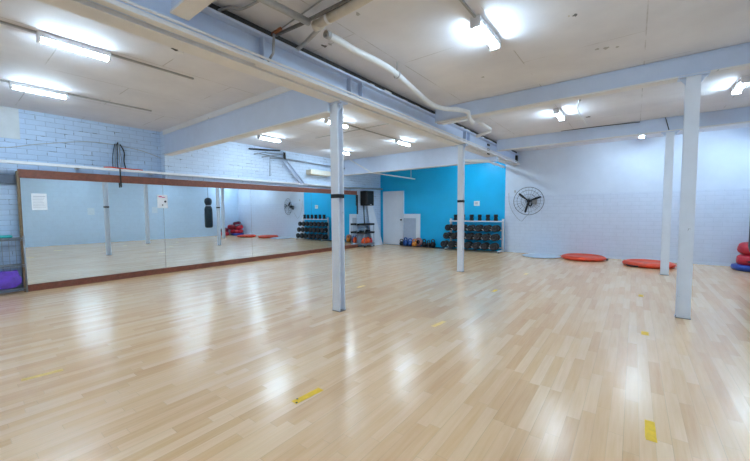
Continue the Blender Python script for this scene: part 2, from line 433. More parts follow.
# ------------------------------------------------------------------ mirror
t = thing('wall_mirror', 'long wall mirror of joined panels with red-brown timber rails', 'mirror', (0, .86, 0), -math.radians(.3))
ys = [.865, 2.976, 5.053, 7.13, 9.27]
for a, b_ in zip(ys, ys[1:]):
    bm = BM(); box(bm, -.022, 0, a-.86+.0025, b_-.86-.0025, .105, 1.895); obj('mirror_panel', bm, 'mirror', t)
bm = BM(); box(bm, -.036, -.024, .005, 8.41, .0, 2.02); obj('backing', bm, 'trimwood', t)
bm = BM(); rbox(bm, -.036, .022, -.015, 8.43, 1.89, 2.03, .004, 1); o = obj('top_rail', bm, 'trimwood', t); o['label'] = 'red-brown top rail'
bm = BM(); rbox(bm, -.036, .022, 0, 8.43, 0, .112, .004, 1); o = obj('bottom_rail', bm, 'trimwood', t); o['label'] = 'red-brown bottom rail'
bm = BM(); rbox(bm, -.09, .022, -.03, 0, 0, 2.0, .003, 1); obj('side_frame', bm, 'frame', t)
# papers on the mirror
t = thing('poster', 'white printed sheet taped to the left end of the mirror', 'poster', (.004, 1.08, 1.50))
bm = BM(); box(bm, 0, .0015, -.095, .095, -.14, .14); obj('sheet', bm, 'paper', t)
bm = BM(); box(bm, .0015, .0022, -.075, .075, .085, .098)
for k in range(7): box(bm, .0015, .0022, -.08, random.uniform(.04, .08), .06-k*.026, .067-k*.026)
obj('printed_lines', bm, 'ink', t)
t = thing('poster', 'white sheet with a magenta heading taped over a mirror joint', 'poster', (.013, 2.96, 1.54))
bm = BM(); box(bm, 0, .0015, -.1, .1, -.14, .14); obj('sheet', bm, 'paper', t)
bm = BM(); box(bm, .0015, .0022, -.07, -.01, .09, .112); box(bm, .0015, .0022, -.01, .05, .08, .095)
obj('heading', bm, 'magenta', t)
bm = BM(); lathe(bm, [(.0,.0022), (.022,.0022), (.022,.0015)], (0,.055,.0), (1,0,0), 12); obj('printed_mark', bm, 'inkblack', t)
bm = BM(); lathe(bm, [(.0,.0022), (.014,.0022), (.014,.0015)], (0,.0,-.075), (1,0,0), 12); obj('printed_mark', bm, 'inkblack', t)
for (y, z, lab) in ((4.0, 1.385, 'plain white notice on the right wall, seen in the mirror near its left end'), (6.45, 1.445, 'plain white notice on the right wall, seen in the mirror beside the magenta-headed sheet')):
    bm = BM(); box(bm, XR-.004, XR-.001, y-.12, y+.12, z-.15, z+.15); tag(obj('notice', bm, 'notice'), lab, 'notice')

# ------------------------------------------------------------------ ledge things
p = un(116, 143, 'x', -.2)
t = thing('resistance_bands', 'dark bundle of straps hanging from a hook on the brick wall', 'resistance bands', (XL, 2.27, 2.64))
bm = BM(); tube(bm, [(0,0,.03), (.07,0,.03), (.09,0,.06)], .012, 8); obj('hook', bm, 'black', t)
for k in range(6):
    yy = -.085 + k*.034; bm = BM(); s = random.uniform(-.02, .02)
    tube(bm, arc([(.065, yy*.5, .03), (.075, yy+s, -.12), (.07, yy*1.1, -.3), (.075, yy*1.2+s, -.455)], 5), .011 if k % 2 else .007, 6)
    obj('strap', bm, 'black' if k in (0, 2, 5) else 'wire', t)
bm = BM(); tube(bm, arc([(.0,1.98,2.172), (.02,2.1,2.18), (.0,2.22,2.173), (.02,2.4,2.172), (.01,2.62,2.172)], 6), .011, 8)
tag(obj('strap', bm, 'orange'), 'red-orange strap lying along the white ledge', 'strap')
bm = BM(); tube(bm, [(.055,2.225,2.165), (.057,2.225,1.98), (.057,2.23,1.80)], .012, 8)
tag(obj('strap_end', bm, 'black'), 'short black strap end hanging over the mirror rail', 'strap')

# wire along the brick
bm = BM(); tube(bm, arc([(XL+.01,.1,2.37), (XL+.01,.7,2.385), (XL+.01,1.2,2.52), (XL+.01,1.9,2.66), (XL+.01,2.6,2.62), (XL+.01,3.05,2.5)], 6), .006, 6)
tag(obj('cable', bm, 'greypipe'), 'thin grey cable sagging across the painted brick', 'cable')

# ------------------------------------------------------------------ shelf rack at left
t = thing('wire_shelf', 'grey wire shelf unit beside the left end of the mirror', 'shelf unit', (-.06, .36, 0))
for (x, y) in ((-.09,.5), (.12,.5), (-.09,-.5), (.12,-.5)):
    bm = BM(); tube(bm, [(x,y,0), (x,y,.94)], .012, 8); obj('post', bm, 'wire', t)
for z in (.07, .46, .90):
    bm = BM()
    for (a, b_) in (((-.09,-.5), (-.09,.5)), ((.12,-.5), (.12,.5)), ((-.09,.5), (.12,.5)), ((-.09,-.5), (.12,-.5))):
        tube(bm, [(*a, z), (*b_, z)], .008, 6); tube(bm, [(*a, z-.03), (*b_, z-.03)], .006, 6)
    for k in range(8): tube(bm, [(-.09+.0263*k+.013,-.5,z), (-.09+.0263*k+.013,.5,z)], .003, 5)
    obj('shelf', bm, 'wire', t)
bm = BM()
for k in range(14): tube(bm, [(-.1, -.5+k*.077, .09), (-.1, -.5+k*.077, .9)], .003, 5)
obj('back_grid', bm, 'wire', t)
bm = BM(); rbox(bm, -.14, .05, -.15, .74, .911, .955, .02, 3); tag(obj('folded_mat', bm, 'teal'), 'teal foam mat lying on top of the wire shelf', 'mat')
bm = BM()
rings = []
for i in range(7):
    z = .10 + i*.045; s = (.78, .95, 1, 1, .97, .93, .9)[i]
    rings.append([bm.verts.new((-.04 + .085*s*max(-1, min(1, 1.3*math.cos(a)))*(1+random.uniform(-.06,.06)), .53 + .27*s*max(-1, min(1, 1.25*math.sin(a)))*(1+random.uniform(-.05,.05)), z+random.uniform(-.008,.008))) for a in [2*PI*k/20 for k in range(20)]])
for a, b_ in zip(rings, rings[1:]):
    for k in range(20): bm.faces.new((a[k], a[(k+1)%20], b_[(k+1)%20], b_[k]))
bm.faces.new(rings[0][::-1]); bm.faces.new(rings[-1])
tag(obj('tub', bm, 'purple'), 'purple plastic tub on the lowest wire shelf', 'tub')

# ------------------------------------------------------------------ lamps
def lamp_proto():
    t = thing('ceiling_light', '', 'ceiling light', group='fluorescent battens')
    bm = BM(); rbox(bm, -.048, .048, -.275, .275, -.052, 0, .006, 1); obj('housing', bm, 'white', t)
    for s in (-1, 1):
        bm = BM(); box(bm, -.048, .048, *sorted((s*.265, s*.287)), -.092, 0); obj('end_cap', bm, 'white', t)
    bm = BM(); prof = [(.034,-.050), (.036,-.060), (.031,-.076), (.019,-.086), (0,-.089)]
    pts = [(x, z) for x, z in prof] + [(-x, z) for x, z in prof[-2::-1]]
    r0 = [bm.verts.new((x, -.264, z)) for x, z in pts]; r1 = [bm.verts.new((x, .264, z)) for x, z in pts]
    for k in range(len(pts)-1):
        f = bm.faces.new((r0[k], r0[k+1], r1[k+1], r1[k])); f.smooth = True
    bm.faces.new(r0); bm.faces.new(r1[::-1])
    o = obj('diffuser', bm, TUBE, t); o['label'] = 'glowing diffuser'
    return t
LZ = HC
lamps = [
 (3.36, .97, 'lit fluorescent batten highest on the left ceiling, nearest the camera'),
 (1.36, .97, 'lit fluorescent batten above the plaster patch, nearest the left brick wall'),
 (6.81, 3.36, 'lit fluorescent batten right of the girder, before the beam of the wide column'),
 (6.88, 6.95, 'lit fluorescent batten between the two right-hand beams, left of the columns'),
 (9.14, 6.95, 'lit fluorescent batten between the two right-hand beams, at the right edge'),
 (1.18, 4.85, 'lit fluorescent batten behind the deep beam, close to the brick wall'),
 (3.36, 4.85, 'lit fluorescent batten behind the nearest banded column'),
 (3.34, 7.25, 'lit fluorescent batten in front of the white beam by the blue wall'),
 (8.1, 9.95, 'lit fluorescent batten behind the last right-hand beam'),
 (9.14, 3.36, 'added out-of-frame fluorescent batten over the right side, beside the wide column'),  # added out of frame to help brighten the room
 (1.25, 7.25, 'lit fluorescent batten near the brick wall before the white beam'),
 (4.1, 9.9, 'lit fluorescent batten hidden between the white beam and the blue wall'),
 (9.95, 9.9, 'added unseen fluorescent batten in the far right corner beyond the last beam'),  # added out of view to put more light on the far wall
 (6.86, -.6, 'added unseen fill batten behind the camera on the girder side'),  # this and all below are added behind the camera as fill light
 (9.14, -.6, 'added unseen fill batten behind the camera by the right wall'),
 (3.36, -2.4, 'added unseen fill batten behind the camera on the left'),
 (6.86, -3.6, 'added unseen fill batten towards the rear wall on the girder side'),
 (9.14, -3.6, 'added unseen fill batten towards the rear wall by the right wall'),
 (1.36, -2.4, 'added unseen fill batten behind the camera near the brick wall'),
]
LP = None
for i, (x, y, lab) in enumerate(lamps):
    if LP is None:
        LP = lamp_proto(); LP.location = (x, y, LZ-.001); LP['label'] = lab
    else: dup(LP, (x, y, LZ-.001), None, lab)

# ceiling cable runs
def run(name, pts, r, mat, label, cat, seg=8, smooth=0):
    bm = BM(); tube(bm, arc(pts, smooth) if smooth else pts, r, seg); return tag(obj(name, bm, mat), label, cat)
def flat(name, x0, x1, y0, y1, mat, label, cat, h=.018):
    bm = BM(); box(bm, x0, x1, y0, y1, HC-h, HC); return tag(obj(name, bm, mat), label, cat)
flat('cable_cover', 3.345, 3.375, 1.26, 2.15, 'greypipe', 'dark cable cover running on from the nearest left ceiling light', 'cable cover')
flat('cable_cover', 3.345, 3.375, -1.45, .68, 'greypipe', 'dark cable cover entering at the frame edge before the nearest left ceiling light', 'cable cover')
flat('cable_cover', 1.345, 1.375, 1.26, 2.35, 'greypipe', 'dark cable cover running on from the light by the brick wall', 'cable cover')
flat('cable_cover', 1.345, 1.375, -1.45, .68, 'greypipe', 'dark cable cover before the light by the brick wall', 'cable cover')
flat('cable_cover', 3.33, 3.355, 5.2, 6.91, 'greypipe', 'thin dark cable cover joining the two lights behind the banded column', 'cable cover')
flat('cable_cover', 6.80, 6.82, 1.4, 3.07, 'greypipe', 'thin grey cable cover feeding the light right of the girder', 'cable cover')
flat('cable_cover', 1.9, 4.85, 5.62, 5.645, 'greypipe', 'thin dark cover strip crossing the ceiling behind the nearest banded column', 'cable cover', .01)

# ------------------------------------------------------------------ pipes over the right bay
def P(px, py, z): return tuple(un(px, py, 'z', z))
bpts = [P(328,35,2.94), P(341,42,2.94), P(354,50,2.93), P(380,63,2.92), P(397,74.5,2.91), P(416.4,91.7,2.90), P(431,104,2.89), P(443.4,108.3,2.88), P(458,109.6,2.87)]
t = thing('waste_pipe', 'fat white plastic pipe snaking under the right ceiling to the girder', 'pipe', bpts[0])
o0 = Vector(bpts[0]); rel = lambda q: tuple(Vector(q)-o0)
bm = BM(); e = Vector(bpts[-1])
tube(bm, [rel(q) for q in arc(bpts, 6)] + [rel((e.x+.10, e.y+.16, 2.85)), rel((e.x+.12, e.y+.18, 2.74)), rel((e.x+.13, e.y+.28, 2.70))], .034, 14)
obj('pipe_run', bm, 'pvc', t)
d0 = (Vector(bpts[0])-Vector(bpts[1])).normalized()
bm = BM(); lathe(bm, [(.0,-.02), (.037,-.02), (.037,.03), (.03,.03), (.03,.0), (0,.0)], rel(bpts[0]), d0, 16); o = obj('end_collar', bm, 'greypipe', t); o['label'] = 'grey end collar'
q = Vector(P(397,74.5,2.91)); bm = BM(); tube(bm, [rel(q), rel((q.x, q.y, HC))], .008, 6); lathe(bm, [(.045,-.012), (.047,0), (.045,.012)], rel(q), (.1,1,0), 14); obj('hanger', bm, 'greypipe', t)
q1, q2, q3 = Vector((5.72, 6.0, 2.86)), Vector(P(490,129,2.84)), Vector(P(476,136.5,2.72))
q1 = Vector(P(476,120,2.86))
run('elbow_pipe', [q1, q2, q2+Vector((.0,.03,-.03)), q3], .03, 'pvc', 'short white angled pipe beyond the beam, beside the girder', 'pipe', 10)
run('cross_bar', [P(442,124,2.76), P(467,120,2.80)], .018, 'white', 'white bar bridging from the girder to the pipe elbow', 'bar')
# grey pipes at the top edge
j = Vector(P(318,25,2.95))
t = thing('pipe_manifold', 'grey and cream pipes meeting in a junction at the top edge', 'pipe', tuple(j))
rel = lambda q: tuple(Vector(q)-j)
bm = BM(); tube(bm, [rel(P(240,-12,2.95)), rel(P(265,0,2.95)), rel(P(309,22.4,2.95))], .03, 12); obj('grey_run', bm, 'greypipe', t)
bm = BM(); tube(bm, [rel(P(315,26,2.95)), rel(P(357,3,2.95)), rel(P(392,-18,2.95))], .04, 12); o = obj('cream_run', bm, 'tanpipe', t); o['label'] = 'cream painted pipe run'
bm = BM(); tube(bm, [rel(P(276,35,2.98)), rel(P(301,24,2.98)), rel(P(346,1,2.98)), rel(P(372,-14,2.98))], .017, 10); obj('thin_run', bm, 'darkpipe', t)
bm = BM(); lathe(bm, [(0,-.04), (.043,-.04), (.046,0), (.043,.04), (0,.04)], (0,0,0), (1,.1,0), 14); obj('junction', bm, 'tanpipe', t)
bm = BM(); lathe(bm, [(.043,-.015), (.047,0), (.043,.015)], rel(P(328.4,18.2,2.95)), Vector(P(357,3,2.95))-Vector(P(315,26,2.95)), 14); obj('clamp', bm, 'white', t)
bm = BM(); tube(bm, [rel(q) for q in arc([P(319,29,2.93), P(311,37,2.92), P(304,44,2.94), P(294,52,3.0)], 5)], .02, 10); obj('flexible_branch', bm, 'greypipe', t)
bm = BM(); tube(bm, [rel(P(281,28.5,2.97)), rel(P(272.5,34,2.96))], .016, 8); o = obj('rusty_bracket', bm, 'rust', t); o['label'] = 'rust-brown bracket'
q = Vector(P(274,34,2.95)); bm = BM(); tube(bm, [rel(q), rel((q.x-.02, q.y, 2.78)), rel((q.x-.1, q.y, 2.73))], .012, 8); obj('strap', bm, 'greypipe', t)
run('cable', [P(209,15,3.0), P(220,10,3.03), P(229.6,8,3.04), P(242,9,3.03), P(260,0,3.04), P(275,-10,3.04)], .011, 'greypipe', 'grey cable looping above the girder near the top edge', 'cable', 8, 5)
run('cable', [P(340,-8,3.04), P(322,0,3.045), P(282,28,3.045)], .006, 'greypipe', 'thin straight cable crossing behind the grey pipes', 'cable', 6)
run('conduit', [(5.245,-2.5,2.725), (5.245,1.5,2.725), (5.245,4.5,2.725), (5.245,7.5,2.725), (5.245,10.6,2.725)], .011, 'cream', 'cream conduit clipped along the lower edge of the girder', 'conduit')
run('conduit', [(5.165,-2.5,2.725), (5.165,2.0,2.728), (5.165,3.4,2.725), (5.165,10.6,2.725)], .011, 'dark', 'dark cable lying on the girder flange', 'cable')
run('pipe', [tuple(un(345.6,157,'y',8.6)), tuple(un(371,172.3,'y',8.64)), tuple(un(371,172.3,'y',8.64)+Vector((.06,.1,-.02))), P(415,179,2.40)], .022, 'pvc', 'slim white pipe bending under the white beam before the blue wall', 'pipe')
run('pipe', [tuple(un(463,160.5,'y',8.62)), tuple(un(487,161,'y',8.62)), tuple(un(494,163.5,'y',9.3)), tuple(un(504,167,'y',10.75))], .035, 'white', 'white pipe under the girder end above the dumbbell rack', 'pipe', 10, 4)
q = Vector(P(411,178.5,2.42)); run('hanger_rod', [q, (q.x, q.y, HC)], .007, 'white', 'thin white rod holding up the slim pipe by the blue wall', 'rod', 6)
# hook cable by the far right beam, loop of cable near the fourth lamp
run('cable', [P(580,100,3.04), P(577.5,107,3.0), P(579,113,2.98), P(584,121,3.0), P(587,126,2.97)], .014, 'pvc', 'short white cable looping from the ceiling beside a light', 'cable', 8, 6)
run('conduit', [tuple(un(561,131,'y',8.62)), tuple(un(607,125.5,'y',8.62)), tuple(un(640,122,'y',8.62))], .008, 'dark', 'dark cable along the top of the far right beam', 'cable', 6)
run('brace', [tuple(un(665.5,117.5,'y',8.6)), tuple(un(669,130,'y',8.63))], .008, 'black', 'short black tie above the far right column', 'tie', 6)

# clutter of pipes on the left wall, past the beam
X0 = .02
W = lambda px, py, x=X0: tuple(un(px, py, 'x', x))
t = thing('wall_pipes', 'tangle of thin pipes and black brackets high on the brick wall', 'pipe', W(284,158))
o0 = Vector(W(284,158)); rel = lambda q: tuple(Vector(q)-o0)
bm = BM(); tube(bm, [rel(W(249,148.7)), rel(W(262,149.6)), rel(W(280,150.5))], .02, 8); o = obj('bracket', bm, 'black', t); o['label'] = 'black bar bracket'
bm = BM(); tube(bm, [rel(W(284.3,152.5)), rel(W(284.7,159))], .035, 8); obj('clip', bm, 'black', t)
for a, b_ in (((257,153), (284,158.5)), ((262,157), (284,154)), ((270,158), (283,159)), ((254,154), (266,152)), ((283,154), (262,152.5))):
    bm = BM(); tube(bm, [rel(W(*a)), rel(W(*b_))], .012, 6); obj('thin_pipe', bm, 'wire', t)
for a, b_, r in (((283,160.5), (302,183)), ((286.5,160), (305.5,183))) and (((283,160.5), (301,184), .035), ((287.5,161), (304.5,183.5), .03)):
    bm = BM(); tube(bm, [rel(W(*a)), rel(W(*b_))], r, 10); obj('diagonal_pipe', bm, 'steelblue', t)
bm = BM(); tube(bm, [rel(W(291,165)), rel(W(297,173)), rel(W(304,182))], .012, 6); obj('diagonal_cable', bm, 'black', t)
bm = BM(); tube(bm, [rel(W(285,158.8)), rel(W(331,166.5)), rel(W(352,170))], .02, 8); obj('long_pipe', bm, 'wire', t)
run('pipe', [W(303,184), W(331,187), W(384,189.2,.04)], .03, 'greypipe', 'dark grey pipe lying on the white ledge, right-hand half', 'pipe')
bm = BM(); tube(bm, [W(270,157,.0), W(270,176,.0)], .008, 6); tag(obj('cable', bm, 'wire'), 'thin vertical cable down the brick, left of the diagonal pipes', 'cable')
# cream box unit on wall
a = Vector(W(307,171,.1)); b_ = Vector(W(331,175.5,.1))
t = thing('wall_heater', 'cream wall heater box high above the mirror, behind the nearest column', 'heater', (-.04, 7.0, 2.44))
bm = BM(); rbox(bm, 0, .22, 0, .85, 0, .15, .015, 2); obj('case', bm, simple('cream_plastic', (.78,.70,.55), .45, var=.04), t)
bm = BM()
for k in range(4): box(bm, .2195, .2215, .05, .8, .03+k*.03, .038+k*.03)
obj('grille', bm, 'ink', t)

# ------------------------------------------------------------------ floor tape marks
def tape(x, y, w, l, rz, mat, label):
    bm = BM(); n = 6
    L0 = [(-w/2*(1+random.uniform(-.08,.08)), -l/2+l*i/n) for i in range(n+1)]; R1 = [(w/2*(1+random.uniform(-.08,.08)), -l/2+l*i/n) for i in range(n+1)]
    a = [bm.verts.new((p[0], p[1], .0018)) for p in L0]; b_ = [bm.verts.new((p[0], p[1], .0018)) for p in R1]
    a0 = [bm.verts.new((p[0], p[1], .0004)) for p in L0]; b0 = [bm.verts.new((p[0], p[1], .0004)) for p in R1]
    for i in range(n):
        bm.faces.new((a[i], b_[i], b_[i+1], a[i+1])); bm.faces.new((a0[i], a[i], a[i+1], a0[i+1])); bm.faces.new((b0[i], b0[i+1], b_[i+1], b_[i]))
        bm.faces.new((a0[i], a0[i+1], b0[i+1], b0[i]))
    bm.faces.new((a0[0], b0[0], b_[0], a[0])); bm.faces.new((a0[n], a[n], b_[n], b0[n]))
    return tag(obj('floor_tape', bm, mat, None, (x, y, 0), (0, 0, rz)), label, 'tape', 'yellow floor marks')
tm = tape(6.218, 1.535, .055, .235, -.07, 'yellow', 'bright yellow tape strip with dark scuffs on the floor, before the nearest column')
bm = BM(); lathe(bm, [(0,.0026), (.008,.0026), (.008,.0018)], (.015,-.105,0), (0,0,1), 10)
o = obj('scuff', bm, 'black', tm); o['label'] = 'dark scuff'
bm = BM(); lathe(bm, [(0,.0026), (.007,.0026), (.007,.0018)], (-.02,-.075,0), (0,0,1), 10)
o = obj('scuff', bm, 'black', tm); o['label'] = 'dark scuff'
tape(8.118, 2.485, .05, .225, .0, 'yellow', 'bright yellow tape patch at the bottom right, nearest the camera')
tape(4.265, .46, .05, .24, -.1, 'wornyellow', 'faint worn yellow tape at the far left of the floor')
tape(4.298, 4.41, .06, .2, 0, 'wornyellow', 'faint yellow tape just right of the nearest column base')
tape(6.265, 3.45, .05, .24, -.1, 'wornyellow', 'faint worn yellow tape mid floor, right of the nearest column')
tape(6.255, 5.44, .05, .16, 0, 'yellow', 'small yellow tape in mid floor beyond the second banded column base')
tape(8.122, 6.39, .06, .13, 0, 'yellow', 'tiny yellow tape left of the wide right column, farther of two')
tape(8.131, 4.45, .06, .12, 0, 'yellow', 'small yellow tape left of the wide right column, nearer of two')
tape(6.296, 7.25, .06, .18, 0, 'wornyellow', 'faint yellow tape in front of the pale grey disc')

# ------------------------------------------------------------------ far-left corner
t = thing('loudspeaker', 'black loudspeaker high on the white brick wall above the trolley', 'speaker', (-.04, 9.74, 1.78))
bm = BM(); rbox(bm, .04, .36, -.21, .21, -.27, .27, .02, 2); obj('cabinet', bm, 'black', t)
bm = BM(); rbox(bm, .36, .372, -.18, .18, -.22, .24, .005, 1); obj('grille', bm, 'dark', t)
bm = BM(); box(bm, .372, .374, -.05, .05, -.25, -.225); o = obj('badge', bm, 'ink', t); o['label'] = 'small pale badge'
bm = BM(); box(bm, .002, .05, -.07, .07, -.2, .2); obj('wall_bracket', bm, 'black', t)
bm = BM(); tube(bm, [(.14,-.13,-.27), (.16,-.12,-.93)], .02, 10); obj('pole', bm, 'black', t)
bm = BM(); rbox(bm, -.04, -.005, 9.36, 9.42, 1.2, 1.90, .006, 1); tag(obj('wall_strip', bm, 'black'), 'narrow upright black bar on the white brick right of the mirror', 'bar')
def leaning(name, x0, x1, y0, y1, h, th, mat, label, cat):
    """board leaning on the left wall: foot at x0, head at x1"""
    bm = BM(); v = []
    for (x, z) in ((x0, 0), (x1, h), (x1+th, h+.004), (x0+th, .004)):
        v.append((bm.verts.new((x, y0, z)), bm.verts.new((x, y1, z))))
    for i in range(4):
        a, b_ = v[i], v[(i+1) % 4]; bm.faces.new((a[0], b_[0], b_[1], a[1]))
    bm.faces.new([q[0] for q in v]); bm.faces.new([q[1] for q in v][::-1])
    return tag(obj(name, bm, mat), label, cat)
bm = BM()
v = [(bm.verts.new((x, 9.93, z)), bm.verts.new((x+.0, yy, z))) for (x, yy, z) in ((.20, 10.62, .002), (-.03, 10.2, 1.72), (-.005, 10.2, 1.72), (.225, 10.62, .002))]
for i in range(4):
    a, b_ = v[i], v[(i+1) % 4]; bm.faces.new((a[0], b_[0], b_[1], a[1]))
bm.faces.new([q[0] for q in v]); bm.faces.new([q[1] for q in v][::-1])
tag(obj('leaning_board', bm, 'doorp'), 'tall white board leaning on the wall behind the trolley', 'board')
# trolley
t = thing('trolley', 'small metal trolley with trays in the corner right of the mirror', 'trolley', (.20, 9.6, 0))
for (x, y) in ((-.16,-.27), (.16,-.27), (-.16,.27), (.16,.27)):
    bm = BM(); tube(bm, [(x,y,.03), (x,y,.84)], .012, 8); obj('post', bm, 'wire', t)
    bm = BM(); lathe(bm, [(0,-.012), (.03,-.012), (.03,.012), (0,.012)], (x,y,.03), (1,0,0), 12); obj('wheel', bm, 'black', t)
for z, mm in ((.80, 'black'), (.50, 'black'), (.09, 'wire')):
    bm = BM(); box(bm, -.18, .18, -.29, .29, z-.008, z); box(bm, -.18, -.172, -.29, .29, z, z+.06); box(bm, .172, .18, -.29, .29, z, z+.06); box(bm, -.18, .18, -.29, -.282, z, z+.06); box(bm, -.18, .18, .282, .29, z, z+.06)
    obj('tray', bm, mm, t)
for (x, y, w, h, mm, lab) in ((.12,9.45,.12,.10,'dark','black case on the front of the middle trolley tray'), (.2,9.72,.14,.12,'dark','black case on the back of the middle trolley tray')):
    bm = BM(); rbox(bm, x-.07, x+.07, y-w/2, y+w/2, .501, .501+h, .012, 2); tag(obj('case', bm, mm), lab, 'case')
def blob(cx, cy, cz, rx, ry, rz_, seed, amp=.14, mi=0, bm=None, flatb=True):
    bm = bm or BM(); t_ = BM(); bmesh.ops.create_icosphere(t_, subdivisions=3, radius=1)
    rnd = random.Random(seed); ph = [rnd.uniform(0, 6) for _ in range(6)]
    for v in t_.verts:
        n = v.co.normalized(); k = 1 + amp*(math.sin(3.1*n.x+ph[0])*math.sin(2.7*n.y+ph[1]) + .6*math.sin(5*n.z+ph[2]+3*n.x) + .4*math.sin(7*n.y+ph[3]))
        z = n.z*k*rz_
        if flatb: z = max(z, -rz_*.72)
        v.co = Vector((cx+n.x*k*rx, cy+n.y*k*ry, cz+z))
    for f in t_.faces: f.smooth = True; f.material_index = mi
    merge(bm, t_); return bm
MT['redorange'] = simple('red_orange_bag', (.85,.09,.012), .5, var=.25, scale=9)
for (x, y, s, lab, mm) in ((.28,9.42,1,'small red-orange bag at the front of the low trolley tray','redorange'), (.27,9.62,1.05,'red-orange bag in the middle of the low trolley tray','redorange'), (.28,9.80,.9,'crimson bag at the back of the low trolley tray','red')):
    bm = blob(x-.02, y, .094+.15*s*.72, .09*s, .09*s, .15*s, int(y*100))
    tag(obj('bag', bm, mm), lab, 'bag', 'bags on the trolley')

# ------------------------------------------------------------------ whiteboard by the door
t = thing('framed_board', 'white-framed grey board leaning on the blue wall right of the door', 'board', (1.44, YF-.045, 0))
t.rotation_euler = (-.02, 0, 0)
bm = BM(); box(bm, -.355, .355, -.02, .0, .0, 1.19); obj('panel', bm, 'doorp', t)
bm = BM(); box(bm, -.355, .18, -.024, -.02, .12, 1.03); obj('face', bm, 'boardgrey', t)
# black rubber strip on the floor along the blue wall
bm = BM(); box(bm, 1.2, 2.98, YF-.34, YF-.05, .001, .014); tag(obj('rubber_mat', bm, 'dark'), 'long black rubber mat on the floor under the kettlebells', 'mat')
def kettlebell(x, y, r, mat, label, s=1.0):
    r *= 1.12
    t = thing('kettlebell', label, 'kettlebell', (x, y, .0145), random.uniform(-.5, .5), 'kettlebells by the blue wall')
    bm = BM(); lathe(bm, [(0,0), (r*.62,0), (r*.9,r*.35), (r,r*.85), (r*.86,r*1.4), (r*.5,r*1.78), (0,r*1.9)], (0,0,0), (0,0,1), 18); obj('bell', bm, mat, t)
    bm = BM(); h = r*1.6
    tube(bm, arc([(-r*.55,0,h-r*.1), (-r*.72,0,h+r*.5), (-r*.45,0,h+r*1.0), (0,0,h+r*1.1), (r*.45,0,h+r*1.0), (r*.72,0,h+r*.5), (r*.55,0,h-r*.1)], 4), r*.19, 8); obj('handle', bm, 'black' if mat == 'dark' else mat, t)
    return t
def fl(px, y): return un(px, 240, 'y', y).x
kettlebell(fl(401.6,10.60), 10.60, .075, 'dark', 'small dark kettlebell closest to the door')
kettlebell(fl(405.6,10.66), 10.66, .095, 'kblue', 'bigger blue kettlebell second from the door')
kettlebell(fl(410.2,10.66), 10.66, .085, 'kblue', 'blue kettlebell beside the orange one')
kettlebell(fl(414.3,10.58), 10.58, .085, 'kyellow', 'orange kettlebell before the pink plate')
kettlebell(fl(424.3,10.66), 10.66, .085, 'dark', 'dark kettlebell right of the pink plate')
kettlebell(fl(428.6,10.66), 10.66, .075, 'dark', 'dark kettlebell in the middle of the right three')
kettlebell(fl(433,10.66), 10.66, .09, 'dark', 'dark kettlebell farthest right, near the dumbbell rack')
t = thing('weight_plate', 'dusty pink round weight plate standing against the framed board', 'weight plate', (fl(418.6,10.72), 10.72, .168))
t.rotation_euler = (-.12, 0, 0)
bm = BM(); lathe(bm, [(.028,-.03), (.15,-.03), (.155,-.02), (.155,.02), (.15,.03), (.028,.03), (.028,-.03)], (0,0,0), (0,1,0), 28); obj('disc', bm, 'kplate', t)
bm = BM(); lathe(bm, [(.028,-.034), (.07,-.034), (.07,.034), (.028,.034), (.028,-.034)], (0,0,0), (0,1,0), 20); o = obj('hub', bm, 'black', t); o['label'] = 'black hub'
# switch plate
t = thing('wall_plate', 'small white square plate on the blue wall above the dumbbell rack', 'wall plate', (3.90, YF, 1.53))
bm = BM(); rbox(bm, -.095, .095, -.02, 0, -.08, .08, .006, 2); obj('plate', bm, 'white', t)
bm = BM(); box(bm, -.045, .045, -.024, -.02, -.03, .04); obj('cover', bm, 'ink', t)

# ------------------------------------------------------------------ dumbbell rack
RX0, RX1 = 3.04, 4.78
t = thing('dumbbell_rack', 'white three-tier dumbbell rack against the blue wall', 'rack', ((RX0+RX1)/2, 10.56, 0))
hw = (RX1-RX0)/2
for s in (-1, 1):
    bm = BM(); x = s*hw
    box(bm, x-.03, x+.03, .15, .20, .0, 1.03); box(bm, x-.03, x+.03, -.26, .24, .03, .062)
    obj('end_frame', bm, 'white', t)
    for yy in (-.23, .2):
        bm = BM(); lathe(bm, [(0,0), (.025,0), (.025,.03), (0,.03)], (x,yy,0), (0,0,1), 10); o = obj('foot', bm, 'black', t); o['label'] = 'black rubber foot'
TIERS = [(.185, -.15), (.465, -.085), (.735, -.02)]   # centre height and y offset of the dumbbells
TX = [((RX0-.06, RX0, RX0+.03)[i], RX1-.15) for i in range(3)]
for (z, y), (xa, xb) in zip(TIERS, TX):
    st_ = (xb-xa)/6; mid = (RX0+RX1)/2
    for dy in (-.038, .038):
        bm = BM(); box(bm, xa-mid-.06, xb-mid+.06, y+dy-.011, y+dy+.011, z-.05, z-.03); obj('tier_bar', bm, 'white', t)
    bm = BM(); box(bm, -hw, hw, .15, .19, z-.085, z-.05); obj('crossbar', bm, 'white', t)
    for k in range(6):
        xx = xa + st_*(k+.5) - mid; bm = BM()
        box(bm, xx-.014, xx+.014, y-.05, .15, z-.08, z-.05); box(bm, xx-.014, xx+.014, y-.02, y+.02, z-.05, z+.045); obj('bracket', bm, 'white', t)
bm = BM(); box(bm, -hw, hw, .03, .2, .935, .97); obj('top_rail', bm, 'white', t)
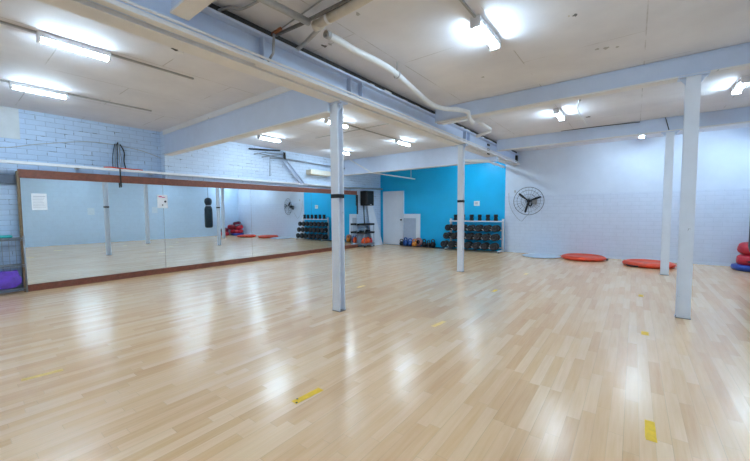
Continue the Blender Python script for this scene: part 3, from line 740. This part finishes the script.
def dumbbell(r, l, hl):
    d = thing('dumbbell', '', 'dumbbell', group='black dumbbells on the rack')
    for s in (-1, 1):
        bm = BM(); lathe(bm, [(0,0,0), (r*.78,0), (r*.93,l*.1), (r,l*.3), (r,l*.65), (r*.93,l*.88), (r*.75,l*1.0), (r*.62,l*1.0,0), (r*.6,l*.96,1), (r*.25,l*.96,1), (r*.22,l*1.0,0), (0,l*1.0,0)], (0, s*hl, 0), (0, s, 0), 20)
        obj('head', bm, ['dark', 'headend'], d)
    bm = BM(); tube(bm, [(0,-hl-.005,0), (0,0,0), (0,hl+.005,0)], [.015,.018,.015], 10); o = obj('handle', bm, 'chrome', d); o['label'] = 'metal handle'
    return d
TN = ['lowest', 'middle', 'upper']; ORD = ['leftmost', 'second from left', 'third from left', 'fourth from left', 'third from right', 'second from right', 'rightmost']
D0 = None
for ti, (z, y) in enumerate(TIERS):
    r = (.114, .112, .106)[ti]
    D0 = dumbbell(r, .095, .06)
    xx = [RX0 - .10 + .10*ti/2*.4 + k*(.295 - .012*ti*.5) for k in range(7)]
    xs, xe = TX[ti]
    for k in range(7):
        x = xs + (xe-xs)*k/6
        lab = 'round-headed black dumbbell, %s on the %s tier of the white rack' % (ORD[k], TN[ti])
        if k == 0: D0.location = (x, 10.56+y, z); D0['label'] = lab; o = D0
        else: o = dup(D0, (x, 10.56+y, z), None, lab)
        o.rotation_euler = (0, random.uniform(0, 3), random.uniform(-.03, .03))
S0 = None
ORD6 = ['leftmost', 'second from left', 'third from left', 'third from right', 'second from right', 'rightmost']
for k in range(6):
    x = un((455.8, 463.5, 471.7, 479.8, 488, 495.9)[k], 218, 'y', 10.68).x
    lab = 'small black dumbbell standing upright on the rack top, %s of six' % ORD6[k]
    if S0 is None:
        S0 = thing('dumbbell', lab, 'dumbbell', (x, 10.675, .971), 0, 'small dumbbells on the rack top')
        for z0 in (0, .115):
            bm = BM(); lathe(bm, [(0,0), (.058,0), (.066,.012), (.066,.068), (.058,.08), (0,.08)], (0,0,z0), (0,0,1), 6, 0, False); obj('head', bm, 'dark', S0)
        bm = BM(); tube(bm, [(0,0,.07), (0,0,.125)], .055, 10); obj('handle', bm, 'dark', S0)
    else: dup(S0, (x, 10.675, .971), random.uniform(0, 1), lab)

# ------------------------------------------------------------------ wall fan
FX, FY, FZ, FR = 5.57, YF-.36, 1.56, .40
t = thing('wall_fan', 'large black wire-cage fan mounted on the white far wall', 'fan', (FX, FY, FZ), math.radians(12))
def ringp(r, y, n=40): return [(r*math.cos(2*PI*k/n), y, r*math.sin(2*PI*k/n)) for k in range(n)]
def bowl(r): return -.12*(1-(r/FR)**2)
for s in (1, -1):
    bm = BM()
    for rr in (.08, .20, .31, .40): tube(bm, ringp(rr, s*bowl(rr)), .0025 if rr < .39 else .0075, 6, closed=True)
    for k in range(24):
        a = 2*PI*k/24
        tube(bm, [(rr*math.cos(a), s*bowl(rr), rr*math.sin(a)) for rr in (.05, .15, .25, .33, .40)], .0017, 5)
    lathe(bm, [(0,0), (.05,0), (.055,.006), (0,.012)], (0, s*bowl(.05)-.004, 0), (0,1,0), 18)
    obj('front_guard' if s == 1 else 'rear_guard', bm, 'cage', t)
for k in range(3):
    a = math.radians((140, 20, 255)[k]); bm = BM()
    ca, sa = math.cos(a), math.sin(a); rows = []
    for (rr, w, tw) in ((.05,.02,.6), (.13,.03,.6), (.22,.036,.55), (.30,.033,.5), (.345,.018,.45)):
        row = []
        for q in (-1, -.3, .4, 1):
            u_, y_ = q*w*math.cos(tw), q*w*math.sin(tw)
            row.append((rr*ca - u_*sa, y_, rr*sa + u_*ca))
        rows.append(row)
    top = [[bm.verts.new(p) for p in r_] for r_ in rows]; bot = [[bm.verts.new((p[0], p[1]+.006, p[2])) for p in r_] for r_ in rows]
    for i in range(4):
        for q in range(3):
            bm.faces.new((top[i][q], top[i+1][q], top[i+1][q+1], top[i][q+1])); bm.faces.new((bot[i][q], bot[i][q+1], bot[i+1][q+1], bot[i+1][q]))
        bm.faces.new((top[i][0], bot[i][0], bot[i+1][0], top[i+1][0])); bm.faces.new((top[i][3], top[i+1][3], bot[i+1][3], bot[i][3]))
    bm.faces.new([top[0][q] for q in range(4)] + [bot[0][q] for q in (3,2,1,0)]); bm.faces.new([top[4][q] for q in (3,2,1,0)] + [bot[4][q] for q in range(4)])
    obj('blade', bm, 'black', t)
bm = BM(); lathe(bm, [(0,-.05), (.035,-.045), (.04,.02), (.03,.03), (0,.03)], (0,0,0), (0,1,0), 20); o = obj('hub', bm, 'greypipe', t); o['label'] = 'pale hub cap'
bm = BM(); lathe(bm, [(0,.08), (.045,.08), (.055,.11), (.055,.19), (.04,.22), (0,.22)], (0,0,0), (0,1,0), 20); obj('motor', bm, 'black', t)
bm = BM(); tube(bm, arc([(0,.2,-.02), (.0,.24,-.1), (.05,.29,-.14), (.09,.34,-.05)], 5), .022, 8); tube(bm, [(0,.2,0), (.07,.345,.0)], .02, 8); obj('arm', bm, 'black', t)
bm = BM(); rbox(bm, .0, .15, .335, .353, -.09, .07, .005, 1, 0, Matrix.Rotation(-math.radians(12), 4, 'Z')); o = obj('wall_bracket', bm, 'greypipe', t); o['label'] = 'grey wall bracket'
t = thing('fan_cable', 'thin fan cable looping down from a small wall socket', 'cable', (5.1, YF, 1.87))
bm = BM(); rbox(bm, -.025, .025, -.03, 0, -.035, .035, .005, 1); obj('socket', bm, 'greypipe', t)
q = lambda px, py: tuple(un(px, py, 'y', YF-.012) - Vector((5.1, YF, 1.87)))
bm = BM(); tube(bm, arc([q(508.8,193), q(509.5,204), q(514,214), q(521,221), q(525,217.5), q(530,212)], 6), .0035, 6); obj('lead', bm, 'black', t)

# ------------------------------------------------------------------ round floor discs
def disc(name, x, y, r, h, mat, label, handle):
    t = thing(name, label, 'disc', (x, y, 0))
    bm = BM(); lathe(bm, [(0,.002), (r*.84,.002), (r*.95,h*.22), (r,h*.5), (r*.96,h*.8), (r*.87,h), (r*.78,h*.97), (r*.74,h*.86), (0,h*.84)], (0,0,0), (0,0,1), 48); obj('pad', bm, mat, t)
    bm = BM(); tube(bm, [((r*1.004)*math.cos(2*PI*k/48), (r*1.004)*math.sin(2*PI*k/48), h*.52) for k in range(48)], .006, 6, closed=True); obj('piping', bm, mat, t)
    if handle is not None:
        for a in handle:
            bm = BM(); ca, sa = math.cos(a), math.sin(a)
            tube(bm, arc([(r*ca+.13*sa, r*sa-.13*ca, h*.35), ((r+.03)*ca+.06*sa, (r+.03)*sa-.06*ca, h*.3), ((r+.03)*ca-.06*sa, (r+.03)*sa+.06*ca, h*.3), (r*ca-.13*sa, r*sa+.13*ca, h*.35)], 4), .014, 8)
            o = obj('handle', bm, 'black', t); o['label'] = 'black carry handle'
    return t
disc('crash_pad', 5.97, 10.28, .48, .035, 'greydisc', 'thin pale grey round pad on the floor below the fan', None)
disc('crash_pad', 6.975, 10.27, .505, .105, 'orange', 'round orange pad on the floor beside the pale grey one', (.05,))
disc('crash_pad', 8.29, 9.86, .485, .105, 'orange', 'round orange pad on the floor behind the right-hand columns', (-2.2, 1.2))

# ------------------------------------------------------------------ pads in the corner
def slab(name, cx, cy, z0, rx, ry, h, rz, mat, label, tilt=0):
    bm = BM(); n = 28
    prof = [(.9, 0), (.99, .2), (1, .5), (.97, .85), (.85, 1), (.4, 1.05)]
    rings = []
    for s, hh in prof:
        rings.append([bm.verts.new((rx*s*math.copysign(abs(math.cos(a))**.7, math.cos(a)), ry*s*math.copysign(abs(math.sin(a))**.7, math.sin(a)), h*hh)) for a in [2*PI*k/n for k in range(n)]])
    for a, b_ in zip(rings, rings[1:]):
        for k in range(n):
            f = bm.faces.new((a[k], a[(k+1)%n], b_[(k+1)%n], b_[k])); f.smooth = True
    bm.faces.new(rings[0][::-1]); bm.faces.new(rings[-1])
    t = thing(name, label, 'pad', (cx, cy, z0), rz, 'pads piled in the far right corner'); t.rotation_euler = (tilt, 0, rz)
    obj('pad_body', bm, mat, t)
    bm = BM(); tube(bm, arc([(-.12, -ry*.98, h*.5), (-.06, -ry*1.08, h*.45), (.06, -ry*1.08, h*.45), (.12, -ry*.98, h*.5)], 4), .016, 8); o = obj('handle', bm, 'black', t); o['label'] = 'black strap handle'
    if mat != 'bluevinyl':
        bm = BM(); tube(bm, arc([(-rx*.25, -ry*1.0, h*.4), (-rx*.2, -ry*.9, h*1.0), (-rx*.1, -ry*.3, h*1.11), (0, ry*.3, h*1.11), (rx*.1, ry*.9, h*1.0)], 4), .017, 8); o = obj('strap', bm, 'black', t); o['label'] = 'black strap over the top'
    return t
slab('kick_pad', 10.02, 10.32, .003, .33, .32, .115, .1, 'bluevinyl', 'flat blue pad at the bottom of the corner pile')
slab('kick_pad', 10.09, 10.34, .125, .33, .29, .19, -.3, 'red', 'lowest red pad of the corner pile, lying on the blue pad', .06)
slab('kick_pad', 10.06, 10.52, .34, .29, .20, .20, .5, 'red', 'second red pad of the corner pile, tipped towards the wall', .30)
slab('kick_pad', 10.46, 10.26, .36, .25, .22, .18, -.6, 'red', 'red pad at the top of the pile, tilted on its side', -.35)
slab('kick_pad', 10.22, 10.44, .60, .22, .19, .14, .9, 'maroon', 'dark maroon pad topmost on the corner pile', .15)
slab('kick_pad', 10.44, 9.78, .003, .26, .24, .20, .4, 'red', 'red pad on the floor beside the corner pile, nearer the right wall')
slab('kick_pad', 10.46, 9.80, .225, .22, .20, .17, -.2, 'maroon', 'maroon pad lying on the red pad by the right wall', .15)
# ------------------------------------------------------------------ punch bag
t = thing('punch_bag', 'dark body-shaped punch bag hanging at the right, by the far wall', 'punch bag', (9.80, 8.62, 0))
bm = BM(); lathe(bm, [(0,.50), (.13,.505), (.18,.54), (.195,.62), (.195,1.2), (.19,1.48), (.165,1.58), (.125,1.64), (.12,1.68), (.16,1.76), (.185,1.86), (.17,1.98), (.11,2.06), (0,2.08)], (0,0,0), (0,0,1), 28); obj('bag_body', bm, 'navy', t)
bm = BM(); lathe(bm, [(.127,1.63), (.135,1.645), (.135,1.675), (.127,1.69)], (0,0,0), (0,0,1), 24); o = obj('neck_band', bm, 'wire', t)
bm = BM(); tube(bm, [(0,0,2.07), (0,0,HC)], .012, 8); obj('chain', bm, 'wire', t)

# ------------------------------------------------------------------ light
w = bpy.data.worlds.new('world'); SC.world = w; w.use_nodes = True
w.node_tree.nodes['Background'].inputs[0].default_value = (.8,.88,1,1); w.node_tree.nodes['Background'].inputs[1].default_value = .3
SC.view_settings.view_transform = 'Standard'; SC.view_settings.look = 'None'
SC.view_settings.gamma = 1; SC.view_settings.use_curve_mapping = False
SC.view_settings.exposure = 2.16
SC.cycles.use_denoising = True
SC.cycles.max_bounces = 12; SC.cycles.diffuse_bounces = 6; SC.cycles.glossy_bounces = 6
